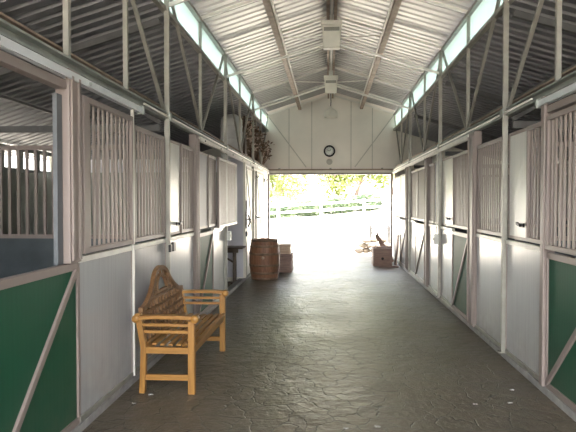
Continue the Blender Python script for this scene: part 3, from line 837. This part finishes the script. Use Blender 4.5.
# small dark table in the recess
tx0, tx1, ty = XL-.60, XL+.06, 11.98
t = thing('side_table', ((tx0+tx1)/2, ty, 0), 'small dark bracket table in the recess beside the barrel', 'table')
MB().box(tx0, tx1, ty-.24, ty+.28, .73, .765).build('tabletop', M['dark_wood'], t, .004)
MB().box(tx0+.03, tx1-.1, ty-.16, ty-.12, .65, .729).build('apron', M['dark_wood'], t)
px = -1.925
MB().box(px-.035, px+.035, ty-.17, ty-.11, .05, .73).build('leg', M['dark_wood'], t, .004)
MB().box(px-.06, px+.06, ty-.26, ty+.0, .0, .05).build('foot', M['dark_wood'], t, .004)
MB().bar((tx0+.06, ty-.14, .69), (px-.03, ty-.14, .46), .035, .035).build('brace', M['dark_wood'], t)

# ------------------------------------------------------------------ bench
BX, BY = -1.408, 5.75
def T(x, y, z): return (BX + x, BY + y, z)      # x: + towards the aisle, y: along the wall
t = thing('garden_bench', (BX, BY, 0), 'curved back teak garden bench standing against the left stall panels', 'bench')
HL = .74
def fleg(y):
    return MB().box(*[BX+.185, BX+.245], BY+y-.03, BY+y+.03, 0, .64)
def bleg(y):
    b = MB()
    return b.ribbon([T(-.225,y,0), T(-.215,y,.20), T(-.210,y,.40), T(-.235,y,.55), T(-.262,y,.70)], .055, .05, (0,1,0))
for y in (-HL, HL):
    fleg(y).build('leg', M['teak_v'], t, .005)
    bleg(y).build('leg', M['teak_v'], t, .004)
# seat frame rails
MB().box(BX+.19, BX+.235, BY-HL+.03, BY+HL-.03, .345, .415).build('front_rail', M['teak'], t, .004)
MB().box(BX-.235, BX-.19, BY-HL+.03, BY+HL-.03, .345, .415).build('back_rail', M['teak'], t, .004)
for y in (-HL, 0, HL):
    MB().box(BX-.19, BX+.19, BY+y-.018, BY+y+.018, .35, .405).build('cross_rail', M['teak_x'], t, .003)
for y in (-HL, HL):
    MB().box(BX-.20, BX+.19, BY+y-.016, BY+y+.016, .115, .165).build('stretcher', M['teak_x'], t, .003)
sl = MB()
n = 7
for k in range(n):
    x = -.205 + k*.44/(n-1)
    dz = -.012*math.sin(PI*k/(n-1))
    sl.box(BX+x-.021, BX+x+.021, BY-HL+.035, BY+HL-.035, .418+dz, .437+dz)
sl.build('seat', M['teak'], t, .004)
# arms: flat arm with rolled ends and two rails below
for y in (-HL, HL):
    pts = [T(-.275,y,.655), T(-.22,y,.668), T(-.1,y,.672), T(.1,y,.672), T(.22,y,.668)]
    ar = MB().ribbon(pts, .085, .032, (0,1,0)).build('armrest', M['teak_x'], t, .004)
    a = MB()
    a.lathe([(0,-.045),(.032,-.045),(.036,-.03),(.036,.03),(.032,.045),(0,.045)], BX+.245, BY+y, 16, 'y', .655)
    a.build('arm_scroll', M['teak'], ar)
    a = MB()
    a.lathe([(0,-.045),(.032,-.045),(.036,-.03),(.036,.03),(.032,.045),(0,.045)], BX-.272, BY+y, 16, 'y', .655)
    a.build('arm_scroll', M['teak'], ar)
    for z in (.54, .60):
        MB().box(BX-.235, BX+.185, BY+y-.012, BY+y+.012, z-.013, z+.013).build('arm_rail', M['teak_x'], t, .002)
# curved back
def htop(u):
    u = abs(u)
    if u < .38: return .83 + .21*math.sqrt(max(0, 1-(u/.42)**2))
    return .74 + .18*(1-(u-.38)/.62)**2
def lean(z): return -.215 - .075*max(0, (z-.44))/.6
N_ = 60
def topline(f=0, u0=-1, u1=1, n=N_):
    return [T(lean(htop(u0+(u1-u0)*i/n)+f), HL*.96*(u0+(u1-u0)*i/n), htop(u0+(u1-u0)*i/n)+f) for i in range(n+1)]
MB().ribbon(topline(-.02), .042, .045, (1,0,0)).build('top_rail', M['teak_shade'], t, .003)
# inner hoop echoing the dome
pts = []
for i in range(25):
    a = PI*i/24
    z = .80 + .15*math.sin(a); pts.append(T(lean(z), -.17*math.cos(a), z))
MB().ribbon(pts, .030, .026, (1,0,0)).build('inner_hoop', M['teak_shade'], t)
for z in (.52, .60, .68):
    MB().bar(T(lean(z), -HL*.95, z), T(lean(z), HL*.95, z), .022, .026).build('back_slat', M['teak_shade'], t)
MB().bar(T(lean(.80), -.28, .80), T(lean(.80), .28, .80), .022, .03).build('back_slat', M['teak_shade'], t)
MB().bar(T(lean(.765), -.50, .765), T(lean(.765), .50, .765), .022, .026).build('back_slat', M['teak_shade'], t)
for k in range(-6, 7):
    u = k/6.6; y = HL*.96*u
    z1_ = htop(u)-.035 if abs(k) > 1 else .79
    MB().bar(T(lean(.40), y, .41), T(lean(z1_), y, z1_), .024, .030, (0,1,0)).build('back_upright', M['teak_shade'], t)
for k in range(-2, 3):
    a = PI/2 + k*.5
    p0 = T(lean(.93), .17*math.cos(a), .80+.15*math.sin(a)); p1 = T(lean(1.0), .25*math.cos(a), .83+.18*math.sin(a))
    MB().bar(p0, p1, .02, .02).build('dome_spoke', M['teak_shade'], t)

# ------------------------------------------------------------------ little things on the floor
for k, (x, y) in enumerate(((-1.62, 4.72), (-1.55, 4.95), (1.50, 4.95), (1.62, 5.3), (1.2, 4.9), (.35, 4.35), (.12, 4.3))):
    r = random.Random(k)
    mb = MB(); n = 7
    for j in range(2):
        a = r.uniform(0, PI); l = r.uniform(.005, .014)
        mb.bar((x-l*math.cos(a)+j*.02, y-l*math.sin(a), .006), (x+l*math.cos(a)+j*.02, y+l*math.sin(a), .006), .014, .008)
    tag(mb.build('straw_scrap', M['sill']), 'tiny pale straw scrap lying on the stamped floor', 'straw', 'straw scraps on the aisle floor')

# ------------------------------------------------------------------ outside
g = MB(); nx, ny = 40, 60
gv = []
def gz(x, y):
    if y < Y1+1.5: return -.02
    d = y - Y1 - 1.5
    return -.02 + max(0, d-6)*.09*max(0,min(1,(60-d)/30)) + max(0, min(1, (d-8)/15))*.20*max(0, min(x+3, 12))
for j in range(ny+1):
    for i in range(nx+1):
        x = -40 + 90*i/nx; y = Y1 + 1.15 + 75*j/ny
        gv.append((x, y, gz(x, y)))
gf = [(j*(nx+1)+i, j*(nx+1)+i+1, (j+1)*(nx+1)+i+1, (j+1)*(nx+1)+i) for j in range(ny) for i in range(nx)]
tag(MB().add(gv, gf, True).build('ground', M['ground'], origin=(0,0,0)), kind='structure')
tag(MB().box(-40, XL-SW-.25, -12, Y1+1.15, -.2, -.03).build('ground', M['ground']), kind='structure')
tag(MB().box(XR+SW+.25, 50, -12, Y1+1.15, -.2, -.03).build('ground', M['ground']), kind='structure')
tag(MB().box(-7, 8, -12, Y0-1.5, -.2, -.03).build('ground', M['ground']), kind='structure')

def foliage(mb, c, rx, ry, rz, n, r, size):
    for _ in range(n):
        u = Vector((r.gauss(0,1), r.gauss(0,1), r.gauss(0,1))).normalized() * (r.random()**.35)
        p = Vector(c) + Vector((u.x*rx, u.y*ry, u.z*rz))
        a = Vector((r.gauss(0,1), r.gauss(0,1), r.gauss(0,.6))).normalized(); b = a.orthogonal().normalized()
        q = size*r.uniform(.6, 1.3)
        mb.add([p+a*q, p+b*q*.55, p-a*q, p-b*q*.55], [(0,1,2,3)])

def tree(x, y, h, rx, m, label, seed, lean_=0, trunk_h=None):
    r = random.Random(seed); z0 = gz(x, y)
    t = thing('tree', (x, y, z0), label, 'tree')
    th = trunk_h or h*.45
    b = MB()
    top = Vector((x+lean_, y, z0+th+.3))
    b.tube([(x, y, z0-.1), (x+lean_*.4, y, z0+th*.5), top], [.13,.10,.07], 8)
    for k in range(5):
        a = r.uniform(0, 2*PI)
        s0 = Vector((x+lean_*.6, y, z0+th*r.uniform(.5,.95)))
        b.tube([s0, s0+Vector((math.cos(a)*.5, math.sin(a)*.4, .6)), s0+Vector((math.cos(a)*rx*.6, math.sin(a)*rx*.5, h*.4))], [.06,.045,.02], 6)
    b.build('trunk', M['trunk'], t)
    f = MB()
    for k in range(9):
        c = (x+lean_+r.uniform(-.6,.6)*rx, y+r.uniform(-.5,.5)*rx, z0+th+(h-th)*r.uniform(.15,.85))
        foliage(f, c, rx*.5, rx*.5, (h-th)*.32, 420, r, .15)
    f.build('crown', m, t)
trees = [(-6.4, 34, 5.6, 2.6, 'y', 'in front of the leftmost bushes', 0.2), (-3.2, 36, 6.0, 2.5, 'y', 'with the dark slender trunk', -.2),
         (-.6, 38, 6.2, 2.5, 'y', 'just left of the doorway centre', .4), (1.8, 37, 6.2, 2.4, 'y', 'at the doorway centre', .5),
         (4.1, 38, 6.6, 2.4, 'y', 'just right of the doorway centre', -.3), (6.6, 40, 7.4, 2.8, 'y', 'behind the dark bushy tree', .2), (-9.4, 37, 6, 2.7, 'y', 'farthest to the left', .2)]
for k, (x, y, h, rx, mm, wh, ln) in enumerate(trees):
    tree(x, y + (3 if k % 2 else 0), h, rx*.92, M['leaf_y'], 'sunlit yellow green tree outside the doorway, %s' % wh, 100+k, ln, 1.0)
tree(5.0, 31, 5.4, 1.5, M['leaf_g'], 'darker grey green tree outside at the right edge of the doorway', 200, 0, 1.9)
for k, (x, y, w) in enumerate(((-4.6, 33, .9), (-2.9, 33, 1.0), (-1.2, 33.3, .9), (.4, 33.5, 1.0), (2.1, 33.6, .9))):
    r = random.Random(300+k); f = MB(); z0 = gz(x, y)
    foliage(f, (x, y, z0+.45), w*1.15, .6, .5, 1300, r, .09)
    tag(f.build('bush', M['leaf_g']), 'low grey green bush outside, %s in the row behind the white fence' % ('leftmost', 'second from the left', 'middle', 'second from the right', 'rightmost')[k], 'bush')

def fence(pts, label, m, zr=(.35,.70,1.05), w=.10):
    t = thing('rail_fence', (pts[0][0], pts[0][1], gz(*pts[0])), label, 'fence')
    for (x, y) in pts:
        z = gz(x, y); MB().box(x-.06, x+.06, y-.06, y+.06, z-.1, z+zr[-1]+.12).build('fence_post', m, t)
    for z in zr:
        b = MB()
        for (a, c) in zip(pts[:-1], pts[1:]):
            b.bar((a[0], a[1]-.075, gz(*a)+z), (c[0], c[1]-.075, gz(*c)+z), .03, w)
        b.build('rail', m, t)
fence([(-7+2.2*i, 29.5+.25*i) for i in range(8)], 'white rail fence climbing to the right beyond the yard', M['fence'])
fence([(1.62+.72*i, 23+.02*i) for i in range(2)], 'short dark two rail fence outside, beyond the wooden chest', M['fence_dark'], (.52,.70), .07)
# stone pile just outside
r = random.Random(9)
for k in range(11):
    x = 1.00 + (k % 4)*.27 + r.uniform(-.03,.03) + .12*(k//4); y = 19.6 + r.uniform(-.1,.1); z = .0 + (k//4)*.17
    v = []
    bm = bmesh.new(); bmesh.ops.create_icosphere(bm, subdivisions=2, radius=1)
    for q in bm.verts:
        nn = 1 + .25*noise.noise(q.co*1.3 + Vector((k*3, 0, 0)))
        v.append((x + q.co.x*.16*nn, y + q.co.y*.15*nn, z + .085 + q.co.z*.095*nn))
    fs = [tuple(l.index for l in f.verts) for f in bm.faces]; bm.free()
    o = MB().add(v, fs, True).build('stone', M['stone'])
    tag(o, 'pale sunlit stone in the pile just outside the doorway', 'stone', 'stones piled outside the doorway')

# ------------------------------------------------------------------ light
w = bpy.data.worlds.new('World'); SC.world = w; w.use_nodes = True
nt = w.node_tree; bg = nt.nodes['Background']
sky = nt.nodes.new('ShaderNodeTexSky'); sky.sky_type = 'NISHITA'; sky.sun_disc = False
sky.sun_elevation = R(55); sky.sun_rotation = R(200); sky.air_density = 1.2; sky.dust_density = 3.5
hsv = nt.nodes.new('ShaderNodeHueSaturation'); hsv.inputs['Saturation'].default_value = .25
nt.links.new(sky.outputs[0], hsv.inputs['Color']); nt.links.new(hsv.outputs[0], bg.inputs[0])
bg.inputs[1].default_value = .55
sd = bpy.data.lights.new('sun', 'SUN'); sd.energy = 7.5; sd.angle = R(.8); sd.color = (1, .95, .86)
so = bpy.data.objects.new('sun', sd); COL.objects.link(so)
d = Vector((-.30, .42, -.88)).normalized()    # light travels this way: from behind and right, high up
so.rotation_euler = d.to_track_quat('-Z', 'Y').to_euler(); so.location = (10, -10, 20)

# ------------------------------------------------------------------ camera
cam = bpy.data.cameras.new('camera'); co = bpy.data.objects.new('camera', cam); COL.objects.link(co)
cam.sensor_width = 36; cam.lens = 585*36/576; cam.clip_start = .05; cam.clip_end = 300
f = 585
yaw = math.atan(41/f); pitch = math.atan(13/f)
co.location = (0, 0, 1.667)
co.rotation_euler = (PI/2 - pitch, 0, yaw)
SC.camera = co
SC.view_settings.view_transform = 'Standard'; SC.view_settings.look = 'None'
SC.view_settings.gamma = 1; SC.view_settings.use_curve_mapping = False
SC.view_settings.exposure = 2.05
SC.cycles.max_bounces = 10; SC.cycles.diffuse_bounces = 7; SC.cycles.glossy_bounces = 4
SC.cycles.transparent_max_bounces = 12
SC.cycles.use_denoising = True
